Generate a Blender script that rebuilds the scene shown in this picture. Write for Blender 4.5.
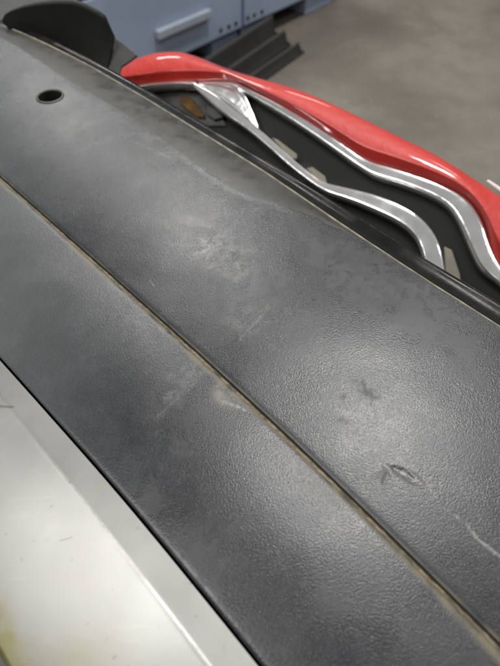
import bpy, math, random
import numpy as np
from mathutils import Vector, Matrix

random.seed(7)
rng = np.random.default_rng(11)
scene = bpy.context.scene
for o in list(bpy.data.objects):
    bpy.data.objects.remove(o)

# ------------------------------------------------------------------ camera
CAM = np.array([0.0, 0.0, 0.95])
PITCH = math.radians(53.0)
F = 500.0                                   # focal length in photograph pixels (500 x 666)
cd = bpy.data.cameras.new('camera')
cam = bpy.data.objects.new('camera', cd)
scene.collection.objects.link(cam)
cam.location = CAM
cam.rotation_euler = (math.pi / 2 - PITCH, 0, 0)
cd.sensor_fit = 'VERTICAL'
cd.sensor_height = 9.6
cd.lens = 9.6 * F / 666.0
cd.clip_start = 0.01
cd.clip_end = 60
cd.dof.use_dof = True
cd.dof.focus_distance = 0.37
cd.dof.aperture_fstop = 1.9
scene.camera = cam

# ------------------------------------------------------------------ world and lamps of the workshop
w = bpy.data.worlds.new('World')
scene.world = w
w.use_nodes = True
bg = w.node_tree.nodes['Background']
bg.inputs[0].default_value = (0.97, 0.99, 1.0, 1)
bg.inputs[1].default_value = 0.14


def ceiling_lamp(x, y, z, sx, sy, power, rz=0.0, col=(1.0, 0.98, 0.95)):
    l = bpy.data.lights.new('ceiling_lamp', 'AREA')
    l.shape = 'RECTANGLE'
    l.size, l.size_y = sx, sy
    l.energy = power
    l.color = col
    o = bpy.data.objects.new('ceiling_lamp', l)
    o.location = (x, y, z)
    o.rotation_euler = (0, 0, rz)
    scene.collection.objects.link(o)


LZ = 3.5
for (x, y, sx, sy, p) in [(0.66, 1.34, 0.62, 0.24, 62), (-0.50, 3.15, 0.70, 0.26, 54), (-2.65, -0.6, 1.5, 0.7, 37),
                          (-1.15, -0.2, 1.1, 0.45, 30), (2.1, 3.1, 0.85, 0.26, 14), (2.3, 0.1, 0.85, 0.26, 20),
                          (0.3, -1.9, 0.85, 0.26, 20), (0.9, 5.0, 0.85, 0.26, 12), (-2.0, 5.0, 0.85, 0.26, 26)]:
    ceiling_lamp(x, y, LZ, sx, sy, p, math.radians(8))

vs = scene.view_settings
vs.view_transform = 'Standard'
vs.look = 'None'
vs.exposure = 0.0
vs.gamma = 1.0


# ------------------------------------------------------------------ helpers
def ray(x, y):
    r, u = x - 250.0, 333.0 - y
    return np.array([r, F * math.cos(PITCH) + u * math.sin(PITCH), -F * math.sin(PITCH) + u * math.cos(PITCH)])


def on_plane(px, p0, n):
    d = ray(*px)
    t = np.dot(n, np.asarray(p0) - CAM) / np.dot(n, d)
    return CAM + d * t


def on_z(px, z):
    return on_plane(px, (0, 0, z), (0, 0, 1))


def to_px(P):
    D = P - CAM
    cx = D[..., 0]
    cf = D[..., 1] * math.cos(PITCH) - D[..., 2] * math.sin(PITCH)
    cu = D[..., 1] * math.sin(PITCH) + D[..., 2] * math.cos(PITCH)
    return 250 + F * cx / cf, 333 - F * cu / cf


def smooth_curve(knots_x, knots_y, x, sig):
    """piecewise linear knots, gaussian smoothed"""
    lo, hi = x.min() - 4 * sig, x.max() + 4 * sig
    g = np.linspace(lo, hi, 3000)
    kx, ky = np.asarray(knots_x, float), np.asarray(knots_y, float)
    v = np.interp(g, kx, ky)
    s0 = (ky[1] - ky[0]) / (kx[1] - kx[0])
    s1 = (ky[-1] - ky[-2]) / (kx[-1] - kx[-2])
    v = np.where(g < kx[0], ky[0] + (g - kx[0]) * s0, v)
    v = np.where(g > kx[-1], ky[-1] + (g - kx[-1]) * s1, v)
    st = g[1] - g[0]
    k = np.arange(-int(3 * sig / st) - 1, int(3 * sig / st) + 2) * st
    wgt = np.exp(-0.5 * (k / sig) ** 2)
    wgt /= wgt.sum()
    pad = len(k) // 2
    vp = np.concatenate([v[0] - (v[1] - v[0]) * np.arange(pad, 0, -1), v, v[-1] + (v[-1] - v[-2]) * np.arange(1, pad + 1)])
    return np.interp(x, g, np.convolve(vp, wgt, 'valid'))


_lat = rng.random((256, 256))


def vnoise(x, y):
    xi, yi = np.floor(x).astype(int), np.floor(y).astype(int)
    fx, fy = x - xi, y - yi
    fx = fx * fx * (3 - 2 * fx)
    fy = fy * fy * (3 - 2 * fy)
    a = _lat[xi & 255, yi & 255]
    b = _lat[(xi + 1) & 255, yi & 255]
    c = _lat[xi & 255, (yi + 1) & 255]
    d = _lat[(xi + 1) & 255, (yi + 1) & 255]
    return (a * (1 - fx) + b * fx) * (1 - fy) + (c * (1 - fx) + d * fx) * fy


def fbm(x, y, n=4):
    s, amp, tot = 0, 1.0, 0
    for i in range(n):
        s = s + amp * vnoise(x * 2 ** i + 17.3 * i, y * 2 ** i + 5.1 * i)
        tot += amp
        amp *= 0.55
    return s / tot


def sstep(a, b, x):
    t = np.clip((x - a) / (b - a), 0, 1)
    return t * t * (3 - 2 * t)


def seg_dist(px, py, pts):
    """distance to a polyline in pixels and position along it (0..1)"""
    best = np.full(px.shape, 1e9)
    par = np.zeros(px.shape)
    n = len(pts) - 1
    for i in range(n):
        ax, ay = pts[i]
        bx, by = pts[i + 1]
        L = (bx - ax) ** 2 + (by - ay) ** 2
        t = np.clip(((px - ax) * (bx - ax) + (py - ay) * (by - ay)) / L, 0, 1)
        d = np.hypot(px - ax - t * (bx - ax), py - ay - t * (by - ay))
        m = d < best
        best[m] = d[m]
        par[m] = (i + t[m]) / n
    return best, par


def link(name, me, parent=None, mat=None, smooth=True):
    o = bpy.data.objects.new(name, me)
    scene.collection.objects.link(o)
    if mat is not None:
        me.materials.append(mat)
    if smooth:
        me.polygons.foreach_set('use_smooth', [True] * len(me.polygons))
    if parent is not None:
        o.parent = parent
    return o


def poly_obj(name, verts, faces, mat, parent=None, smooth=False):
    off = np.array(parent.location) if parent is not None else np.zeros(3)
    me = bpy.data.meshes.new(name)
    me.from_pydata([tuple(np.asarray(v) - off) for v in verts], [], faces)
    me.update()
    return link(name, me, parent, mat, smooth)


def fix_normals(o):
    import bmesh
    bm = bmesh.new()
    bm.from_mesh(o.data)
    bmesh.ops.recalc_face_normals(bm, faces=bm.faces)
    bm.to_mesh(o.data)
    bm.free()
    return o


def grid_obj(name, P, mat, parent=None, attrs=None, keep=None, smooth=True):
    """P: (m, n, 3) world points"""
    off = np.array(parent.location) if parent is not None else np.zeros(3)
    m, n, _ = P.shape
    idx = np.arange(m * n).reshape(m, n)
    q = np.stack([idx[:-1, :-1], idx[:-1, 1:], idx[1:, 1:], idx[1:, :-1]], -1).reshape(-1, 4)
    if keep is not None:
        q = q[keep.reshape(-1)]
    me = bpy.data.meshes.new(name)
    me.vertices.add(m * n)
    me.vertices.foreach_set('co', (P - off).reshape(-1).astype(np.float32))
    me.loops.add(len(q) * 4)
    me.loops.foreach_set('vertex_index', q.reshape(-1).astype(np.int32))
    me.polygons.add(len(q))
    me.polygons.foreach_set('loop_start', (np.arange(len(q)) * 4).astype(np.int32))
    me.update(calc_edges=True)
    for k, v in (attrs or {}).items():
        a = me.attributes.new(k, 'FLOAT', 'POINT')
        a.data.foreach_set('value', v.reshape(-1).astype(np.float32))
    me.validate()
    return link(name, me, parent, mat, smooth)


def thing(name, label, cat, loc, group=None):
    o = bpy.data.objects.new(name, None)
    o.empty_display_size = 0.05
    scene.collection.objects.link(o)
    o.location = loc
    o['label'] = label
    o['category'] = cat
    if group:
        o['group'] = group
    return o


# ------------------------------------------------------------------ materials
class NT:
    def __init__(self, name):
        self.m = bpy.data.materials.new(name)
        self.m.use_nodes = True
        self.t = self.m.node_tree
        self.b = self.t.nodes['Principled BSDF']
        self.co = self.n('ShaderNodeTexCoord').outputs['Object']

    def n(self, ty, **kw):
        nd = self.t.nodes.new(ty)
        for k, v in kw.items():
            setattr(nd, k, v)
        return nd

    def l(self, a, b):
        self.t.links.new(a, b)

    def val(self, v, sock):
        if isinstance(v, (int, float)):
            sock.default_value = v
        elif isinstance(v, tuple):
            sock.default_value = v if len(v) == 4 or sock.type == 'VECTOR' else (*v, 1)
        else:
            self.l(v, sock)

    def noise(self, scale, detail=3, rough=0.55, vec=None, dist=0.0):
        nd = self.n('ShaderNodeTexNoise')
        nd.inputs['Scale'].default_value = scale
        nd.inputs['Detail'].default_value = detail
        nd.inputs['Roughness'].default_value = rough
        nd.inputs['Distortion'].default_value = dist
        self.l(vec or self.co, nd.inputs['Vector'])
        return nd.outputs['Fac']

    def ramp(self, f, a, b, lo=0.0, hi=1.0):
        nd = self.n('ShaderNodeMapRange')
        nd.interpolation_type = 'SMOOTHSTEP'
        self.l(f, nd.inputs[0])
        for i, v in enumerate((a, b, lo, hi)):
            nd.inputs[i + 1].default_value = v
        return nd.outputs[0]

    def math(self, op, a, b=0.0, c=None):
        nd = self.n('ShaderNodeMath', operation=op)
        self.val(a, nd.inputs[0])
        self.val(b, nd.inputs[1])
        if c is not None:
            self.val(c, nd.inputs[2])
        return nd.outputs[0]

    def mix(self, f, a, b):
        nd = self.n('ShaderNodeMix', data_type='RGBA')
        self.val(f, nd.inputs[0])
        self.val(a, nd.inputs[6])
        self.val(b, nd.inputs[7])
        return nd.outputs[2]

    def attr(self, name):
        nd = self.n('ShaderNodeAttribute', attribute_name=name)
        return nd.outputs['Fac']

    def bump(self, h, dist, strength=1.0, normal=None):
        nd = self.n('ShaderNodeBump')
        nd.inputs['Distance'].default_value = dist
        self.val(strength, nd.inputs['Strength'])
        self.l(h, nd.inputs['Height'])
        if normal is not None:
            self.l(normal, nd.inputs['Normal'])
        return nd.outputs[0]

    def set(self, **kw):
        names = dict(col='Base Color', rough='Roughness', metal='Metallic', normal='Normal', coat='Coat Weight',
                     coatr='Coat Roughness', spec='Specular IOR Level')
        for k, v in kw.items():
            self.val(v, self.b.inputs[names[k]])
        return self.m


def mat_grain_plastic():
    k = NT('grained_black_plastic')
    patch, scuff, tan, dark, painted_sheen = (k.attr(a) for a in ('patch', 'scuff', 'tan', 'dark', 'painted_sheen'))
    film = k.ramp(k.math('ADD', k.noise(75, 6, 0.68, dist=0.6), k.math('MULTIPLY', k.attr('film'), 0.36)), 0.65, 0.71)
    worn = k.math('MULTIPLY', k.ramp(k.noise(120, 5, 0.7), 0.50, 0.56), k.ramp(k.attr('film'), 0.15, 0.5))
    patch = k.math('MAXIMUM', patch, k.math('MULTIPLY', film, 0.9))
    dark = k.math('MAXIMUM', dark, k.math('MULTIPLY', k.math('MULTIPLY', worn, k.math('SUBTRACT', 1.0, film)), 0.75))
    fine = k.noise(3400, 2, 0.6)
    n1 = k.noise(1450, 3, 0.6, dist=0.2)
    vo = k.n('ShaderNodeTexVoronoi', feature='SMOOTH_F1')
    vo.inputs['Scale'].default_value = 1100
    vo.inputs['Smoothness'].default_value = 0.6
    k.l(k.co, vo.inputs['Vector'])
    h = k.math('ADD', k.math('MULTIPLY', n1, 0.8), k.math('MULTIPLY', vo.outputs['Distance'], -0.7))
    h = k.math('ADD', h, k.math('MULTIPLY', fine, 0.25))
    pores = k.ramp(h, -0.05, 0.35)
    mott = k.noise(26, 5, 0.65)
    specks = k.ramp(k.noise(300, 3, 0.7), 0.60, 0.74)
    base = k.mix(k.ramp(mott, 0.35, 0.7), (0.015, 0.0165, 0.020), (0.025, 0.027, 0.032))
    base = k.mix(k.math('MULTIPLY', painted_sheen, 0.65), base, (0.165, 0.172, 0.176))  # ceiling reflection at grazing angle, painted in as a lighter base colour
    # grey residue sits in the pores of the grain
    base = k.mix(k.math('MULTIPLY', k.math('SUBTRACT', 1.0, pores), 0.14), base, (0.16, 0.16, 0.155))
    base = k.mix(k.math('MULTIPLY', dark, 0.75), base, (0.016, 0.016, 0.017))
    base = k.mix(k.math('MULTIPLY', patch, 0.75), base, (0.054, 0.057, 0.060))
    base = k.mix(k.math('MULTIPLY', specks, k.math('MULTIPLY', scuff, 0.5)), base, (0.5, 0.5, 0.48))
    base = k.mix(k.math('MULTIPLY', scuff, 0.42), base, (0.40, 0.40, 0.385))
    base = k.mix(k.math('MULTIPLY', tan, 0.8), base, (0.20, 0.165, 0.105))
    rough = k.math('ADD', k.ramp(mott, 0.3, 0.7, 0.225, 0.30), k.math('MULTIPLY', patch, 0.08))
    rough = k.math('ADD', rough, k.math('MULTIPLY', tan, 0.25))
    rough = k.math('ADD', rough, k.math('MULTIPLY', dark, 0.15))
    st = k.math('SUBTRACT', 1.0, k.math('MULTIPLY', patch, 0.85))
    st = k.math('MULTIPLY', st, k.math('SUBTRACT', 1.0, k.math('MULTIPLY', painted_sheen, 0.45)))
    nb = k.bump(h, 0.000105, st)
    return k.set(col=base, rough=rough, normal=nb, spec=0.5)


def mat_smooth_plastic(name, col, col2, rough, scale=60, bump=0.0002, speck=0.25):
    k = NT(name)
    n = k.noise(scale, 4, 0.6)
    fine = k.noise(scale * 14, 2)
    c = k.mix(k.ramp(n, 0.35, 0.7), col, col2)
    sp = k.ramp(k.noise(scale * 6, 3, 0.7), 0.66, 0.74)
    c = k.mix(k.math('MULTIPLY', sp, speck), c, (0.35, 0.34, 0.31))
    return k.set(col=c, rough=k.ramp(n, 0.3, 0.7, rough - 0.06, rough + 0.08), normal=k.bump(fine, bump, 0.6))


def mat_seam_dirt():
    k = NT('dirt_filled_seam')
    n = k.noise(90, 5, 0.7)
    d = k.attr('dirt')
    f = k.math('MULTIPLY', d, k.ramp(n, 0.25, 0.6, 0.35, 1.0))
    c = k.mix(k.ramp(k.noise(300, 3), 0.3, 0.7), (0.17, 0.135, 0.075), (0.34, 0.29, 0.19))
    c = k.mix(f, (0.018, 0.017, 0.015), c)
    return k.set(col=c, rough=0.75, normal=k.bump(k.noise(700, 3), 0.0004, 0.8))


def mat_silver():
    k = NT('silver_paint')
    stain, edge = k.attr('stain'), k.attr('edge')
    n = k.noise(9, 4, 0.6)
    c = k.mix(k.ramp(n, 0.3, 0.75), (0.345, 0.345, 0.33), (0.38, 0.378, 0.36))
    grime = k.ramp(k.noise(22, 6, 0.7), 0.52, 0.75)
    c = k.mix(k.math('MULTIPLY', grime, 0.10), c, (0.36, 0.33, 0.27))
    spk = k.ramp(k.noise(210, 3, 0.65), 0.69, 0.74)
    lines = k.n('ShaderNodeMapping')
    k.l(k.co, lines.inputs['Vector'])
    lines.inputs['Rotation'].default_value = (0, 0, 0.5)
    lines.inputs['Scale'].default_value = (18, 260, 40)
    swirl = k.ramp(k.noise(1.0, 4, 0.6, vec=lines.outputs[0]), 0.62, 0.70)
    c = k.mix(k.math('MULTIPLY', swirl, 0.05), c, (0.62, 0.62, 0.60))
    c = k.mix(k.math('MULTIPLY', spk, 0.45), c, (0.22, 0.20, 0.17))
    c = k.mix(k.math('MULTIPLY', stain, 0.85), c, (0.27, 0.235, 0.055))
    c = k.mix(k.math('MULTIPLY', edge, 0.9), c, (0.17, 0.16, 0.14))
    flake = k.noise(2600, 1)
    return k.set(col=c, rough=k.ramp(n, 0.3, 0.7, 0.33, 0.42), metal=0.65,
                 normal=k.bump(k.math('ADD', k.noise(40, 3), k.math('MULTIPLY', flake, 0.04)), 0.0002, 0.5))


def mat_red():
    k = NT('red_paint')
    n = k.noise(18, 4)
    c = k.mix(k.ramp(n, 0.3, 0.7), (0.50, 0.024, 0.017), (0.55, 0.032, 0.023))
    sp = k.ramp(k.noise(120, 3, 0.7), 0.67, 0.74)
    c = k.mix(k.math('MULTIPLY', sp, 0.35), c, (0.62, 0.30, 0.27))
    return k.set(col=c, rough=0.5, coat=0.75, coatr=0.035, normal=k.bump(k.noise(70, 2), 0.0022, 0.6))


def mat_chrome():
    k = NT('chrome')
    n = k.noise(45, 3)
    return k.set(col=(0.92, 0.92, 0.91), metal=0.8, rough=k.ramp(n, 0.3, 0.8, 0.11, 0.19),
                 normal=k.bump(k.noise(30, 2), 0.0014, 0.5))


def mat_plain(name, col, rough, metal=0.0, var=0.25, scale=12, bump=0.0):
    k = NT(name)
    n = k.noise(scale, 4, 0.6)
    lo = tuple(c * (1 - var) for c in col)
    hi = tuple(min(1, c * (1 + var)) for c in col)
    kw = dict(col=k.mix(k.ramp(n, 0.3, 0.7), lo, hi), rough=rough, metal=metal)
    if bump:
        kw['normal'] = k.bump(k.noise(scale * 6, 3), bump, 0.7)
    return k.set(**kw)


def mat_concrete():
    k = NT('worn_concrete')
    a = k.noise(1.6, 6, 0.62, dist=0.4)
    b = k.noise(7, 5, 0.65)
    c = k.noise(60, 3, 0.6)
    col = k.mix(k.ramp(a, 0.34, 0.66), (0.125, 0.109, 0.088), (0.205, 0.185, 0.153))
    col = k.mix(k.math('MULTIPLY', k.ramp(b, 0.42, 0.7), 0.5), col, (0.120, 0.108, 0.090))
    col = k.mix(k.math('MULTIPLY', k.ramp(c, 0.6, 0.75), 0.25), col, (0.30, 0.28, 0.25))
    sp = k.ramp(k.noise(30, 2, 0.5), 0.74, 0.78)
    col = k.mix(k.math('MULTIPLY', sp, 0.6), col, (0.42, 0.40, 0.36))
    return k.set(col=col, rough=k.ramp(b, 0.3, 0.7, 0.45, 0.65), normal=k.bump(c, 0.002, 0.4))


M_GRAIN = mat_grain_plastic()
M_STRIP = mat_smooth_plastic('smooth_edge_plastic', (0.034, 0.033, 0.029), (0.050, 0.049, 0.043), 0.34)
M_LIP = mat_smooth_plastic('glossy_black_lip', (0.007, 0.0068, 0.006), (0.012, 0.0115, 0.010), 0.18, scale=25, bump=0.00006, speck=0.05)
M_LINE = mat_plain('dusty_worn_edge', (0.22, 0.20, 0.15), 0.6, var=0.4, scale=90)
M_SEAM = mat_seam_dirt()
M_SILVER = mat_silver()
M_BLACK = mat_plain('matt_black_plastic', (0.005, 0.0047, 0.004), 0.5, var=0.3, scale=25)
M_DARK = mat_plain('dark_grey_plastic', (0.05, 0.05, 0.045), 0.45, var=0.3, scale=30)
M_WINGF = mat_plain('dark_wing_plastic', (0.022, 0.022, 0.020), 0.42, var=0.3, scale=30)
M_RING = mat_plain('grey_ring_plastic', (0.085, 0.085, 0.080), 0.4, var=0.15, scale=60)
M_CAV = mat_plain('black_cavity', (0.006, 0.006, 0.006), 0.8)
M_RED = mat_red()
M_CHROME = mat_chrome()
M_GRILLE = mat_plain('black_grille_plastic', (0.0035, 0.0035, 0.003), 0.65, var=0.3, scale=40)
M_OPENING = mat_plain('beige_opening_plate', (0.15, 0.135, 0.105), 0.5, var=0.12, scale=30)
M_AMBER = mat_plain('amber_plastic', (0.13, 0.065, 0.012), 0.25, var=0.2, scale=60)
M_GLASS = mat_plain('grey_lamp_housing', (0.11, 0.11, 0.105), 0.2, var=0.3, scale=30)
M_BLUE = mat_plain('blue_grey_paint', (0.32, 0.40, 0.53), 0.42, var=0.08, scale=5)
M_BLUEL = mat_plain('pale_blue_paint', (0.36, 0.41, 0.48), 0.4, var=0.06, scale=8)
M_WHITE = mat_plain('white_tape', (0.75, 0.75, 0.72), 0.5, var=0.05, scale=20)
M_FLOOR = mat_concrete()

# ------------------------------------------------------------------ floor
fl = poly_obj('floor', [(-9, -7, 0), (9, -7, 0), (9, 13, 0), (-9, 13, 0)], [(0, 1, 2, 3)], M_FLOOR)
fl['kind'] = 'structure'

# ------------------------------------------------------------------ black and silver bumper
A = np.array([-0.698, 0.716, 0.0])
A /= np.linalg.norm(A)
B = np.array([0.716, 0.698, 0.0])
B /= np.linalg.norm(B)

U = np.concatenate([np.arange(-0.34, -0.12, 0.004), np.arange(-0.12, 0.45, 0.0008),
                    np.arange(0.45, 0.84, 0.0016), np.arange(0.84, 1.15, 0.005)])
SG = 0.035
v_edge = smooth_curve([-.3, .12, .3, .6, 1.1], [-.080, -.0765, -.080, -.097, -.19], U, SG)
v_scr = smooth_curve([-.3, .12, .28, .6, 1.1], [-.006, -.001, -.003, -.019, -.10], U, SG)
v_gap = smooth_curve([-.3, 0, .12, .27, .6, 1.1], [.008, .0150, .0158, .0110, -.004, -.075], U, SG)
v_gro = smooth_curve([-.3, -.07, .06, .18, .45, .7, 1.1], [.094, .1035, .110, .1115, .110, .100, .045], U, SG)
v_cre = smooth_curve([-.3, .03, .14, .23, .30, .47, .57, .63, .69, .75, .9, 1.1],
                     [.272, .280, .282, .2875, .290, .2915, .2885, .284, .2785, .268, .225, .14], U, 0.022)
v_str = v_cre - smooth_curve([-.3, 0.0, .16, .22, .28, .45, .55, .75], [.003, .003, .004, .018, .040, .037, .040, .024], U, 0.012) + np.where(U < .3, .004, .0016) * (fbm(U * 50, U * 0 + 4, 4) - .5)
v_lip = v_cre + smooth_curve([-.3, .05, .25, .4, .5, .7, .8], [.027, .026, .0215, .0185, .018, .0195, .02], U, 0.03)
Z_EDGE, Z_SCR, Z_GAP, Z_GRO, Z_STR, Z_CRE, Z_LIP = (0.95 - d for d in (.312, .2868, .2865, .285, .28, .282, .287))

bumper = thing('car_bumper', 'worn black grained plastic bumper with silver painted lower face', 'bumper', (0.1, 0.25, 0.0))


def uv2w(u, v, z):
    return u[..., None] * A + v[..., None] * B + np.stack([np.zeros_like(z), np.zeros_like(z), z], -1)


def hump(px, py, cx, cy, rx, ry, ang=0.0):
    c, s = math.cos(ang), math.sin(ang)
    dx, dy = px - cx, py - cy
    return np.exp(-(((dx * c + dy * s) / rx) ** 2 + ((-dx * s + dy * c) / ry) ** 2))


def line_mask(px, py, pts, wd, taper=True):
    d, t = seg_dist(px, py, pts)
    w_ = wd * (np.sin(np.clip(t, 0.02, 0.98) * math.pi) ** 0.5 if taper else 1.0)
    return 1 - sstep(0.35, 1.0, d / np.maximum(w_, 1e-3))


def panel_masks(u, v, P, dgro, upper):
    px, py = to_px(P)
    n1 = fbm(u * 40, v * 40, 5)
    n2 = fbm(u * 130 + 40, v * 130, 4)
    n3 = fbm(u * 420 + 9, v * 420 + 77, 3)
    jx = px + (n1 - .5) * 34 + (n2 - .5) * 22
    jy = py + (n2 - .5) * 30 + (fbm(u * 45 + 99, v * 45, 4) - .5) * 30
    patch = np.zeros_like(u)
    for (cx, cy, rx, ry, an) in [(372, 292, 34, 9, .62), (405, 318, 26, 8, .6), (352, 262, 30, 7, .6), (436, 330, 16, 9, .6),
                                 (172, 447, 11, 7, .9), (150, 501, 13, 10, .4), (203, 566, 28, 20, .8), (178, 412, 18, 7, -.7),
                                 (262, 180, 24, 8, .6), (300, 222, 22, 8, .6), (470, 372, 26, 8, .6),
                                 (258, 288, 22, 8, -.5),
                                 (330, 608, 22, 10, .8)]:
        patch = np.maximum(patch, sstep(.30, .42, hump(jx, jy, cx, cy, rx, ry, an)) * (0.55 if rx < 48 else 0.35))
    # breaking film near the edge strip
    film = np.zeros_like(u)
    for (cx, cy, rx, ry, an, a) in [(385, 292, 110, 30, .60, .62), (270, 205, 70, 16, .60, .30), (465, 345, 40, 18, .6, .55),
                                    (175, 445, 26, 14, .9, .42), (152, 500, 26, 16, .8, .40), (200, 562, 40, 24, .8, .45),
                                    (262, 292, 36, 18, -.5, .40), (330, 600, 40, 20, .8, .30), (225, 255, 40, 22, .5, .34)]:
        film = np.maximum(film, a * np.minimum(1, 1.5 * hump(px, py, cx, cy, rx, ry, an)))
    patch = np.maximum(patch, 0.18 * sstep(.55, .70, fbm(u * 22 + 3, v * 22 + 8, 5)) * sstep(.12, .3, u))
    patch *= (0.75 + 0.25 * sstep(.35, .6, n3))

    scuff = np.zeros_like(u)
    for (cx, cy, rx, ry, an, a) in [(205, 243, 34, 22, .5, .13), (165, 138, 60, 10, .55, .16), (128, 122, 42, 8, .5, .14),
                                    (232, 262, 30, 16, 0, .12), (175, 395, 34, 9, -.75, .20), (232, 395, 16, 8, .8, .25),
                                    (150, 330, 40, 22, .7, .08), (70, 130, 36, 8, -.2, .12), (250, 322, 24, 11, -.6, .16), (172, 402, 22, 9, -.8, .14)]:
        scuff = np.maximum(scuff, hump(jx, jy, cx, cy, rx, ry, an) * a * 2.2 * sstep(.35, .7, n2))
    for pts, wd, a in [([(237, 341), (241, 331), (250, 324), (262, 313), (270, 305)], 1.5, .16),
                       ([(252, 334), (262, 327), (273, 318)], 1.2, .22),
                       ([(244, 336), (255, 329)], 1.2, .22),
                       ([(160, 405), (172, 393), (186, 383)], 1.5, .25), ([(150, 425), (166, 408), (184, 392)], 1.3, .22),
                       ([(178, 400), (190, 389)], 1.2, .25), ([(222, 402), (236, 406), (248, 412)], 2.0, .9),
                       ([(440, 505), (466, 523), (478, 540), (500, 556), (520, 580)], 2.2, .6),
                       ([(428, 484), (441, 506)], 1.2, .3),
                       ([(147, 277), (156, 288)], 1.6, .35), ([(60, 141), (92, 122), (112, 118)], 3.0, .22),
                       ([(82, 150), (110, 138), (140, 133)], 2.0, .18), ([(130, 140), (176, 160)], 2.4, .25)]:
        scuff = np.maximum(scuff, line_mask(px + (n2 - .5) * 3, py + (n2 - .5) * 3, pts, wd) * a * (.1 + 1.5 * sstep(.3, .65, n3)))
    scuff = np.maximum(scuff, .3 * sstep(.76, .82, n3) * sstep(.55, .75, n1) * sstep(.25, .0, u))

    dark = np.zeros_like(u)
    for (cx, cy, rx, ry, an, a) in [(278, 296, 30, 13, -.5, .9), (345, 268, 56, 9, .62, .9), (400, 300, 60, 7, .62, .8),
                                    (316, 282, 30, 20, .4, .7), (237, 283, 20, 8, 0, .6), (455, 345, 40, 14, .6, .7),
                                    (208, 300, 30, 24, .7, .45), (347, 398, 7, 4, .2, 1.1), (377, 388, 9, 8, .2, 1.2), (372, 402, 6, 5, .2, .8), (340, 420, 6, 4, .2, .7),
                                    (200, 430, 34, 20, .6, .5), (255, 350, 26, 14, .7, .5),
                                    (386, 473, 5, 4, 0, .9)]:
        dark = np.maximum(dark, hump(jx, jy, cx, cy, rx, ry, an) * a * (0.25 + 0.75 * sstep(.42, .60, n3)))
    for pts, wd, a in [([(381, 465), (386, 472), (384, 479), (382, 486)], 3.2, 1.0),
                       ([(378, 474), (386, 470), (391, 478)], 2.0, .9),
                       ([(385, 462), (391, 467), (396, 474), (410, 483), (424, 487)], 2.6, 1.0),
                       ([(410, 470), (418, 476), (427, 486)], 2.2, .8)]:
        dark = np.maximum(dark, line_mask(px + (n2 - .5) * 4, py + (n2 - .5) * 4, pts, wd) * a)
    gouge = line_mask(px + (n3 - .5) * 2, py + (n3 - .5) * 2, [(392, 467), (402, 472), (413, 479)], 4.2)
    scuff = np.maximum(scuff, gouge * .75 * sstep(.35, .65, n3))
    dark = dark * (1 - gouge)

    w_ = 0.0024 + .003 * sstep(.08, -.06, u) + 0.008 * np.clip(fbm(u * 30 + 5, u * 0 + 3, 3) - .35, 0, 1)
    tan = (1 - sstep(0.2, 1.0, dgro / (w_ * (1.0 if not upper else .35)))) * np.clip(-.35 + 2.2 * n2, 0, 1) * (.85 if not upper else .5)
    if not upper:
        tan = np.maximum(tan, .30 * hump(jx, jy, 232, 396, 18, 9, .8))
        tan = np.maximum(tan, .30 * hump(px, py, 330, 495, 30, 9, .8) * n2 * 1.6)
    if upper:
        dark = np.maximum(dark, (1 - sstep(.2, 1, dgro / (.004 + .006 * hump(px, py, 440, 590, 140, 90)))) * (.2 + 1.1 * n3) * .8)  # shade along the seam's upper side, painted into the dark mask
    painted_sheen = sstep(.24, .66, u + (n1 - .5) * .05) if upper else sstep(.10, .36, u - .6 * (v - .06) + (n1 - .5) * .05) * .7  # painted ceiling sheen, growing towards the far end
    # height: gentle waviness plus the dents and rubbed ridges
    hz = 0.0013 * (fbm(u * 9 + 31, v * 9 + 12, 2) - .5) + 0.00035 * (fbm(u * 28 + 3, v * 28, 2) - .5)
    hz = hz + .00012 * line_mask(px, py, [(237, 341), (241, 331), (250, 324), (270, 305)], 5) \
        - .0002 * hump(px, py, 258, 326, 16, 6, -.65) - .0004 * gouge + .0001 * hump(px, py, 404, 473, 16, 6, .6) \
        + .00015 * hump(px, py, 386, 475, 6, 8)
    return dict(patch=np.clip(patch, 0, 1), scuff=np.clip(scuff, 0, 1), tan=np.clip(tan, 0, 1),
                dark=np.clip(dark, 0, 1), painted_sheen=painted_sheen, film=film), hz


# hole for the sensor
HC = on_z((50, 96.5), Z_STR)
HR = 0.0125


def panel(name, va, vb, za, zb, nv, upper, za_drop):
    t = np.linspace(0, 1, nv)
    u = np.repeat(U[:, None], nv, 1)
    v = va[:, None] * (1 - t) + vb[:, None] * t
    z = za + (zb - za) * t[None, :] + 0 * u
    z = z + 0.0015 * np.sin(np.pi * t)[None, :]            # faint crown
    P = uv2w(u, v, z)
    dg = (v - va[:, None]) if upper else (vb[:, None] - v)
    att, hz = panel_masks(u, v, P, dg, upper)
    # rounded shoulder into the seam
    if upper:
        hz = hz * sstep(0, .008, v_str[:, None] - v)
    hz = hz - 0.0007 * np.exp(-dg / 0.0011)
    if not upper:
        hz = hz - 0.0012 * np.exp(-(v - va[:, None]) / 0.0010)
    P[..., 2] += hz
    keep = None
    if upper:
        c = (P[:-1, :-1] + P[1:, 1:]) * .5
        keep = np.hypot(c[..., 0] - HC[0], c[..., 1] - HC[1]) > HR * 1.12
    return grid_obj(name, P, M_GRAIN, bumper, att, keep)


panel('lower_panel', v_gap + .0011, v_gro - .0016, Z_GAP, Z_GRO, 120, False, 0)
panel('upper_panel', v_gro + .0016, v_str, Z_GRO + .0002, Z_STR, 190, True, 0)

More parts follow.
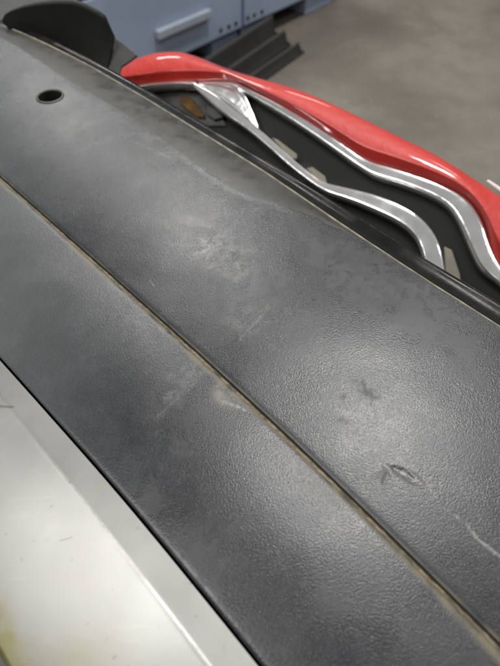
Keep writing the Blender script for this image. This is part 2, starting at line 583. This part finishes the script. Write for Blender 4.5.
# seam channel between the two panels
sv = [(-.0017, -.0007, .25), (-.0011, -.0006, .75), (-.0004, -.0011, 1.0), (.0004, -.0019, .8), (.0009, -.0024, .15), (.0014, -.0016, 0), (.0018, -.0004, 0)]
u = np.repeat(U[:, None], len(sv), 1)
jit = 1 + 0.35 * (fbm(U * 60, U * 0, 3) - .5)
v = v_gro[:, None] + np.array([s[0] for s in sv])[None] + (.0009 * (fbm(U * 220, U * 0 + 6, 4) - .5))[:, None] * np.array([0, .6, 1, 1, .8, .4, 0])[None]
z = Z_GRO + np.array([s[1] for s in sv])[None] * jit[:, None]
dirt = np.array([s[2] for s in sv])[None] * np.clip(-.25 + 2.3 * (fbm(u * 90 + 8, v * 300, 5)), 0, 1)
grid_obj('seam', uv2w(u, v, z), M_SEAM, bumper, dict(dirt=dirt))

# smooth strip along the far edge (rounds over at the outer crease)
def sweep(name, prof, mat, attrs=None):
    """prof: list of (v array, z)"""
    vv = np.stack([p[0] for p in prof], 1)
    zz = np.stack([np.zeros_like(U) + p[1] for p in prof], 1)
    uu = np.repeat(U[:, None], len(prof), 1)
    return grid_obj(name, uv2w(uu, vv, zz), mat, bumper, attrs)


wob = 0.0012 * (fbm(U * 14, U * 0 + 2, 3) - .5)
mid = lambda a, b, t: a * (1 - t) + b * t
tt = np.linspace(0, 1, 14)
sweep('edge_strip', [(mid(v_str, v_cre - .0012, q), mid(Z_STR, Z_CRE, q) + .0014 * math.sin(math.pi * q) * .5 + wob * q) for q in tt], M_STRIP)
sweep('worn_edge_line', [(v_cre - .0013, Z_CRE + wob - .0001), (v_cre - .0007, Z_CRE + .0006 + wob), (v_cre + .0002, Z_CRE + .0007 + wob),
                         (v_cre + .0008, Z_CRE - .0002 + wob)], M_LINE)
sweep('outer_lip', [(v_cre + .0007, Z_CRE - .0002 + wob), (v_cre + .003, Z_CRE - .0028), (mid(v_cre, v_lip, .45), Z_CRE - .0045),
                    (mid(v_cre, v_lip, .8), Z_LIP - .0005), (mid(v_cre, v_lip, .93), Z_LIP + .0004), (v_lip, Z_LIP - .001),
                    (v_lip + .0015, Z_LIP - .005), (v_lip + .001, Z_LIP - .02), (v_lip - .004, Z_LIP - .05),
                    (v_lip - .03, Z_LIP - .09)], M_LIP)

# silver painted face: a narrow flange beside the joint, then the sloping face down to a stained edge
sil = []
for q in np.linspace(0, 1, 10):
    sil.append((mid(v_gap - .0005, v_scr + .0015, q), Z_GAP + mid(-.0005, Z_SCR - Z_GAP, q)))
for q in np.linspace(0, 1, 9)[1:]:
    a = q * math.radians(26)
    sil.append((v_scr + .0015 - .003 * q, Z_SCR - .0006 * q * q))
n_fl = len(sil)
for q in np.linspace(0, 1, 60)[1:]:
    sil.append((mid(v_scr - .0015, v_edge, q), mid(Z_SCR - .0006, Z_EDGE, q) - .004 * q * q + .004 * q))
sil.append((v_edge - .002, Z_EDGE - .003))
sil.append((v_edge - .0022, Z_EDGE - .008))
vv = np.stack([p[0] for p in sil], 1)
zz = np.stack([np.zeros_like(U) + p[1] for p in sil], 1)
uu = np.repeat(U[:, None], len(sil), 1)
P = uv2w(uu, vv, zz)
px, py = to_px(P)
n1 = fbm(uu * 40 + 70, vv * 40, 4)
n2 = fbm(uu * 160 + 3, vv * 160, 4)
de = vv - v_edge[:, None]
stain = (1 - sstep(0.0, .020, de + (n1 - .5) * .016)) * (.45 + .9 * n2)
stain = np.maximum(stain, .35 * hump(px, py, 60, 660, 60, 30) * n1 * 1.4)
dcr = np.abs(vv - v_scr[:, None])
n4 = fbm(uu * 700 + 3, vv * 900, 3)
edge = (1 - sstep(0, .0011, dcr + (n2 - .5) * .0018)) * sstep(.42, .7, n4) * .45
edge = np.maximum(edge, line_mask(px, py, [(-4, 406), (12, 407)], 1.6, False) * .9)
edge = np.maximum(edge, line_mask(px, py, [(60, 541), (72, 537)], 1.3) * .6)
for q in range(26):
    x0, y0 = random.uniform(0, 200), random.uniform(420, 666)
    an = random.uniform(0, 3.1)
    ln = random.uniform(2, 7)
    edge = np.maximum(edge, line_mask(px, py, [(x0, y0), (x0 + ln * math.cos(an), y0 + ln * math.sin(an))], random.uniform(.5, .9)) * random.uniform(.2, .5))
edge = np.maximum(edge, line_mask(px, py, [(112, 660), (117, 655)], 1.5) * .6)
P[..., 2] += .0005 * (fbm(uu * 9, vv * 9 + 40, 2) - .5)
grid_obj('silver_face', P, M_SILVER, bumper, dict(stain=np.clip(stain, 0, 1), edge=np.clip(edge, 0, 1)))

# dark joint floor under the gap and the black apron that carries the bumper on the floor
sweep('joint_channel', [(v_gap - .0007, Z_GAP - .0009), (v_gap - .0006, Z_GAP - .008), (v_gap + .004, Z_GAP - .008), (v_gap + .0045, Z_GAP - .003)], M_CAV)
sweep('lower_apron', [(v_edge + .004, Z_EDGE - .006), (v_edge - .0005, Z_EDGE - .012), (v_edge + .004, Z_EDGE - .05),
                      (v_edge + .015, .3), (v_edge + .03, .05), (v_edge + .033, .0), (v_edge + .05, .0)], M_BLACK)

# sensor hole: a stepped ring with a sleeve and its dark bottom
prof = [(1.24, -.0016), (1.215, -.0014), (1.19, -.0003), (1.15, .0002), (1.08, .0002), (1.03, -.0002), (1.0, -.0012), (.985, -.004), (.98, -.03)]
ns = 48
RV = np.array([[(HC[0] + HR * r * math.cos(a), HC[1] + HR * r * math.sin(a), HC[2] + .0012 + h) for (r, h) in prof]
               for a in np.linspace(0, 2 * math.pi, ns + 1)])
grid_obj('sensor_ring', RV[:, :7], M_RING, bumper)
grid_obj('sensor_sleeve', RV[:, 6:], M_CAV, bumper)
RB = np.array([[(HC[0] + HR * r * math.cos(a), HC[1] + HR * r * math.sin(a), HC[2] - .0285) for r in (.99, .02)]
               for a in np.linspace(0, 2 * math.pi, ns + 1)])
grid_obj('sensor_socket', RB, M_CAV, bumper)


def plate(name, pts3, n, th, mat, parent, smooth=False, bevel=0.0015):
    """flat outline with real thickness behind it"""
    n = np.asarray(n, float)
    n = n / np.linalg.norm(n)
    k = len(pts3)
    V = [np.asarray(p) for p in pts3] + [np.asarray(p) - n * th for p in pts3]
    Fc = [tuple(range(k)), tuple(range(2 * k - 1, k - 1, -1))] + [(i, i + k, (i + 1) % k + k, (i + 1) % k) for i in range(k)]
    o = fix_normals(poly_obj(name, V, Fc, mat, parent, smooth))
    if bevel:
        b = o.modifiers.new('bevel', 'BEVEL')
        b.width = bevel
        b.segments = 2
        b.limit_method = 'ANGLE'
    return o


# upright end wing of the black bumper, beyond the edge strip
wn = np.array([0.30, -0.93, 0.20])
wp0 = on_z((70, 50), .655) + np.array([0, .055, 0])
def flatres(pts, n):
    p = np.array(pts, float)
    q = np.concatenate([[0], np.cumsum(np.linalg.norm(np.diff(p, axis=0), axis=1))])
    return np.stack([np.interp(np.linspace(0, q[-1], n), q, p[:, i]) for i in (0, 1)], 1)


wt = flatres([(2.5, 19), (5, 14), (12, 9.5), (24, 5), (40, 1.5), (58, -.5), (74, -.5), (84, 2.5), (98, 10), (105, 15), (109, 25), (114, 37)], 60)
wb = flatres([(2.6, 21), (20, 42), (42, 60), (72, 76), (104, 84)], 60)
wu = wn / np.linalg.norm(wn)
rows = []
for i in range(60):
    a_, b_ = on_plane(wt[i], wp0, wn), on_plane(wb[i], wp0, wn)
    f = i / 59
    g_ = min(1, f / .25)
    rows.append([a_ * (1 - q) + b_ * q + g_ * wu * (.004 * (math.sin(math.pi * q * .5)) ** 1.3 + .012 * f * f * q - .008 * math.sin(math.pi * f) * q) for q in np.linspace(0, 1, 14)])
o = grid_obj('end_wing', np.array(rows), M_BLACK, bumper)
m_ = o.modifiers.new('wall', 'SOLIDIFY')
m_.thickness = .004
m_.offset = 1
fn = np.array([0.15, -0.62, 0.77])
fp0 = on_plane((113, 50), wp0, wn)
plate('wing_facet', [on_plane(p, fp0, fn) for p in [(113.5, 36.5), (124, 43.5), (138, 55.5), (131, 61), (122, 67), (118, 82), (90, 78), (74, 60), (94, 47)]], fn, .004, M_WINGF, bumper)
plate('end_return', [on_z(p, .652) for p in [(-30, 45), (3, 22), (14, 14), (44, 6), (66, 4), (66, -12), (40, -20), (-30, -25)]], (0, 0, 1), .006, M_STRIP, bumper)

# ------------------------------------------------------------------ red bumper with chrome grille trim
RD = np.array([.873, -.488, 0.0])
TAU = math.radians(52)
RN = math.cos(TAU) * np.array([-.488, -.873, 0]) + math.sin(TAU) * np.array([0, 0, 1.0])
RP0 = np.array([.149, .595, .55])
BACK = np.array([.488, .873, 0.0])
red = thing('red_bumper', 'glossy red bumper with curved chrome grille bars behind the black bumper', 'bumper', (0.15, 0.75, 0.0))


def resample(pts, n, sm=True):
    p = np.array(pts, float)
    for _ in range(3 if sm else 0):                  # Chaikin smoothing
        q = np.empty((2 * len(p) - 2, p.shape[1]))
        q[0::2] = p[:-1] * .75 + p[1:] * .25
        q[1::2] = p[:-1] * .25 + p[1:] * .75
        p = np.vstack([p[:1], q, p[-1:]])
    s = np.concatenate([[0], np.cumsum(np.linalg.norm(np.diff(p, axis=0), axis=1))])
    x = np.linspace(0, s[-1], n)
    return np.stack([np.interp(x, s, p[:, i]) for i in range(p.shape[1])], 1)


def onR(px, off=0.0):
    return on_plane(px, RP0 + RN * off, RN)


Lp = resample([(84, 92), (105, 88), (120, 84), (150, 84), (175, 82), (194, 81.5), (219, 80.5), (238, 82), (260, 94), (300, 116), (340, 142), (366, 161),
               (396, 168), (440, 183), (468, 197), (484, 219), (492, 250), (500, 268), (520, 310)], 150)
Up = resample([(70, 86), (92, 78), (112, 70), (124, 63), (137, 56), (155, 51), (176, 50), (195, 55), (225, 68), (260, 78), (290, 86), (320, 98), (360, 117), (400, 137), (430, 151),
               (460, 169), (500, 196), (560, 240)], 150)
# pair stations so that rows run across the body
secs = []
for i in range(150):
    Lw = onR(Lp[i], 0.0)
    Uw = onR(Up[i], 0.0) - RN * .004
    row = [Lw - RN * .03, Lw - RN * .008, Lw + RN * .001]
    for q in (.06, .12, .17, .20, .23, .26, .29, .34, .42, .52, .64, .76, .86, .94, 1.0):
        tri = q / .23 if q < .23 else (1 - q) / .77
        row.append(Lw * (1 - q) + Uw * q + RN * (.0075 * tri + .006 * math.sin(math.pi * q) ** .8))
    dwn = np.array([0, 0, -1.0])
    for (bk, dn) in [(.004, .0015), (.012, .007), (.024, .022), (.038, .05), (.05, .10), (.055, .2)]:
        row.append(Uw + BACK * bk + dwn * dn)
    row.append(np.array([Uw[0] + BACK[0] * .05, Uw[1] + BACK[1] * .05, 0.0]))
    secs.append(row)
grid_obj('body_shell', np.array(secs), M_RED, red)


def ribbon(name, top, low, mat, parent, n=90, bulge=.35, off=0.0, depth=.012, ridge=.5, sm=True):
    T = resample(top, n, sm)
    L = resample(low, n, sm)
    rows = []
    for i in range(n):
        a, b = onR(T[i], off), onR(L[i], off)
        wd = np.linalg.norm(a - b)
        h = min(bulge * wd, .009)
        row = [a - RN * depth, a - RN * depth * .4]
        for q, k in ((0, -.15), (.03, .05), (.06, .22), (.10, .32), (.25, .5), (.45, .75), (ridge - .05, .97), (ridge, 1.0), (ridge + .04, .95),
                     ((1 + ridge) / 2, .62), (.93, .28), (.97, .1), (1, -.2)):
            row.append(a * (1 - q) + b * q + RN * h * k)
        row += [b - RN * depth * .4, b - RN * depth, (a + b) / 2 - RN * depth, a - RN * depth]
        rows.append(row)
    return grid_obj(name, np.array(rows), mat, parent)


ribbon('upper_chrome_bar', [(236, 82.5), (260, 94), (300, 116), (340, 142), (366, 161.5), (396, 168.5), (440, 184), (468, 198), (483, 221), (490, 246), (500, 268), (530, 300)],
       [(238, 88), (258, 99), (300, 125), (330, 146), (358, 166), (376, 177), (404, 184), (440, 199), (454, 212), (463, 231), (472, 253), (481, 271), (500, 284), (530, 312)],
       M_CHROME, red, 120, .16, .002, .02, .84)
ribbon('lower_chrome_bar', [(194, 83), (215, 94), (240, 114), (264, 133), (288, 155), (312, 175), (324, 183), (348, 188), (380, 196), (408, 208), (428, 224), (440, 244), (445, 270), (447, 300)],
       [(194, 87), (224, 115), (240, 124), (264, 143), (288, 165), (310, 182), (326, 193), (348, 200), (376, 212), (400, 224), (414, 236), (421, 250), (426, 275), (428, 305)],
       M_CHROME, red, 120, .16, .006, .02, .84)
ribbon('upper_chrome_lip', [(128, 86), (150, 83.5), (175, 81.5), (196, 81.5)], [(128, 92), (150, 88.5), (175, 86), (196, 86.5)], M_CHROME, red, 30, .4, .002, .012)
ribbon('chrome_bracket', [(198, 82.5), (219, 80.5), (237, 82), (243, 90), (249, 104), (256, 121), (258, 127)],
       [(200, 86), (209, 90.5), (220, 97), (231, 105), (241, 113.5), (250, 121), (257, 128)], M_CHROME, red, 50, .10, -.002, .014, .5)


def plateR(name, pxs, off, th, mat):
    return plate(name, [onR(p, off) for p in pxs], RN, th, mat, red)


plateR('grille_backing', [(236, 84), (262, 96), (300, 118), (340, 144), (366, 164), (396, 172), (436, 184), (470, 206), (484, 236), (498, 272), (530, 320), (430, 330),
                          (380, 290), (320, 230), (262, 180), (225, 156), (180, 132), (130, 112), (122, 94), (150, 86), (196, 84)], -.022, .006, M_GRILLE)
plateR('opening_plate', [(271, 137), (277, 139), (297, 154), (297, 158.5), (291, 159)], -.006, .005, M_OPENING)  # added beige plates standing in for floor seen through the grille openings
plateR('opening_plate', [(306, 168), (312, 166.5), (325, 176), (327, 183), (321, 186)], -.006, .005, M_OPENING)
plateR('opening_plate', [(444, 246), (452, 250), (460, 274), (462, 290), (446, 286)], -.006, .005, M_OPENING)
plateR('lamp_housing', [(152, 89), (192, 88), (206, 98), (222, 116), (226, 126), (190, 126), (160, 108), (146, 97)], -.018, .006, M_GLASS)
plateR('lamp_housing', [(205, 104), (217, 108), (224, 117), (214, 120), (206, 114)], -.012, .004, M_DARK)
plateR('amber_reflector', [(179, 96), (186, 95.5), (192, 99), (197, 105), (204, 114), (204, 118), (197, 117), (188, 111), (181, 104)], -.013, .004, M_AMBER)

# strip of white tape on the far shoulder of the red bumper
tn = np.array([.2, -.1, .97])
tp = [onR(p, -.006) for p in [(486, 181), (488.5, 179), (512, 194), (524, 202), (522, 207), (506, 196)]]
plate('white_tape', tp, RN, .004, M_WHITE, red)

# ------------------------------------------------------------------ black trim strips lying on the floor behind
def trim(name, pa, pb, wd, h, label, z0=0.0, twist=1.0):
    a, b = on_z(pa, z0), on_z(pb, z0)
    d = (b - a) / np.linalg.norm(b - a)
    s = np.array([d[1], -d[0], 0])
    L = np.linalg.norm(b - a)
    t = thing(name, label, 'trim', tuple(a))
    prof = [(-.5, 0.002), (-.47, .25), (-.16, .97), (-.06, 1.0), (.02, .9), (.14, .28), (.40, .20), (.5, 0.002)]
    rows = []
    for q in np.linspace(0, 1, 20):
        w_ = wd * (1 - .12 * q)
        rows.append([a + d * L * q + s * w_ * x * twist + np.array([0, 0, z0 * 0 + h * y]) for x, y in prof])
    rows = np.array(rows)
    o = grid_obj('channel', rows, M_DARKTRIM, t, smooth=False)
    sd = o.modifiers.new('wall', 'SOLIDIFY')
    sd.thickness = .004
    sd.offset = -1
    k = rows.shape[1]
    # stiffening fold along the crest
    V, Fc = [], []
    for i, q in enumerate(np.linspace(0, 1, 12)):
        c = a + d * L * q + s * wd * (1 - .12 * q) * -.11 * twist + np.array([0, 0, h * 1.0])
        V += [c - s * .004, c + np.array([0, 0, .006]), c + s * .004]
        if i:
            j = 3 * i
            Fc += [(j - 3, j, j + 1, j - 2), (j - 2, j + 1, j + 2, j - 1)]
    poly_obj('crest_fold', V, Fc, M_RING, t)
    return t


M_DARKTRIM = mat_plain('dusty_black_trim', (0.022, 0.021, 0.019), 0.36, var=0.25, scale=6)
G = 'black trim strips on the floor'
for lab, pa, pb, wd, h in [('tallest black plastic trim strip, lying against the blue cabinet foot', (180, 100), (273, 36), .075, .075),
                           ('middle black plastic trim strip, lying between two other strips', (191, 111), (285, 44), .07, .05),
                           ('low black plastic trim strip, outermost on the open concrete', (205, 117), (299, 51), .065, .03)]:
    trim('plastic_trim', pa, pb, wd, h, lab)['group'] = G

# ------------------------------------------------------------------ blue cabinets
ca = on_z((216, 60), 0.0)
cb = on_z((290, 24), 0.0)
CD = (cb - ca) / np.linalg.norm(cb - ca)
CN = np.array([CD[1], -CD[0], 0.0])              # faces the camera side
if np.dot(CN, CAM - ca) < 0:
    CN = -CN
ZU = np.array([0, 0, 1.0])


def on_face(px, off=0.0):
    """pixel to (s, z) on the cabinet front"""
    p = on_plane(px, ca + CN * off, CN)
    return float(np.dot(p - ca, CD)), float(p[2])


def cbox(name, s0, s1, z0, z1, d0, d1, mat, parent, bevel=.004):
    """box on the cabinet front: s along it, z up, d towards the camera side"""
    V = [ca + CD * s + CN * d + ZU * z for s in (s0, s1) for z in (z0, z1) for d in (d0, d1)]
    V = [np.array([v[0], v[1], z]) for v, z in zip(V, [z for s in (s0, s1) for z in (z0, z1) for d in (d0, d1)])]
    Fc = [(0, 1, 3, 2), (4, 6, 7, 5), (0, 4, 5, 1), (2, 3, 7, 6), (0, 2, 6, 4), (1, 5, 7, 3)]
    o = fix_normals(poly_obj(name, V, Fc, mat, parent))
    if bevel:
        b = o.modifiers.new('bevel', 'BEVEL')
        b.width = bevel
        b.segments = 2
    return o


def cdisc(name, s, z, r, d, mat, parent):
    V, n = [], 10
    for dd in (0.0005, d):
        for k in range(n):
            a = 2 * math.pi * k / n
            q = ca + CD * (s + r * math.cos(a)) + CN * dd
            V.append(np.array([q[0], q[1], z + r * math.sin(a)]))
    Fc = [tuple(range(n, 2 * n))] + [(i, (i + 1) % n, (i + 1) % n + n, i + n) for i in range(n)]
    return fix_normals(poly_obj(name, V, Fc, mat, parent))


s_seam, _ = on_face((241, 22))
s_v0, zt0 = on_face((192, 53))
s_v1, zt1 = on_face((214, 41))
s_w0, zw0 = on_face((271, 16))
s_w1, zw1 = on_face((308, 0))
ZT = max(.05, (zt0 + zt1) / 2)
print('cab', s_seam, s_v0, zt0, s_v1, zt1, s_w0, zw0, s_w1, zw1)


def cabinet(s0, s1, feet, label, handle=None, holes=()):
    t = thing('storage_cabinet', label, 'cabinet', tuple(ca + CD * (s0 + s1) / 2 - CN * .25), 'blue cabinets along the floor')
    cbox('carcass', s0 + .004, s1 - .004, ZT, .92, -.52, -.004, M_BLUE, t)
    for (f0, f1) in feet:
        cbox('foot', f0, f1, 0, ZT, -.5, -.01, M_BLUE, t)
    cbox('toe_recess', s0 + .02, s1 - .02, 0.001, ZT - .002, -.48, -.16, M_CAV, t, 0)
    zs = [ZT + .012, .36, .64, .91]
    for a, b in zip(zs[:-1], zs[1:]):
        cbox('drawer_front', s0 + .01, s1 - .01, a, b - .008, -.003, .012, M_BLUE, t)
    if handle:
        h0, h1, hz0, hz1 = handle
        cbox('handle', h0, h1, hz0, hz1, .0125, .036, M_BLUEL, t, .005)
    for (s, z) in holes:
        cdisc('vent_hole', s, z, .008, .0135, M_CAV, t)
    return t


h0, hz0 = on_face((156, 35), .02)
h1, hz1 = on_face((209, 12), .02)
print('handle', h0, hz0, h1, hz1)
hz = (hz0 + hz1) / 2
holesL = [on_face(p, .013) for p in [(221, 31.5), (229, 27), (236, 24)]]
holesR = [on_face(p, .013) for p in [(248, 18), (254.5, 14.5), (262, 11)]]
hm = np.mean([q[1] for q in holesL + holesR])
cabinet(s_seam - .95, s_seam, [(s_seam - .94, s_seam - .80), (s_v1, s_seam - .012)],
        'blue cabinet with pale bar handle on its drawer front', (h0, h1, hz - .016, hz + .014), [(s, hm) for s, z in holesL])
cabinet(s_seam, s_w1 + .25, [(s_seam + .012, s_w0), (s_w1, s_w1 + .2)],
        'blue cabinet without visible handle, next to the tallest black trim strip', None, [(s, hm) for s, z in holesR])
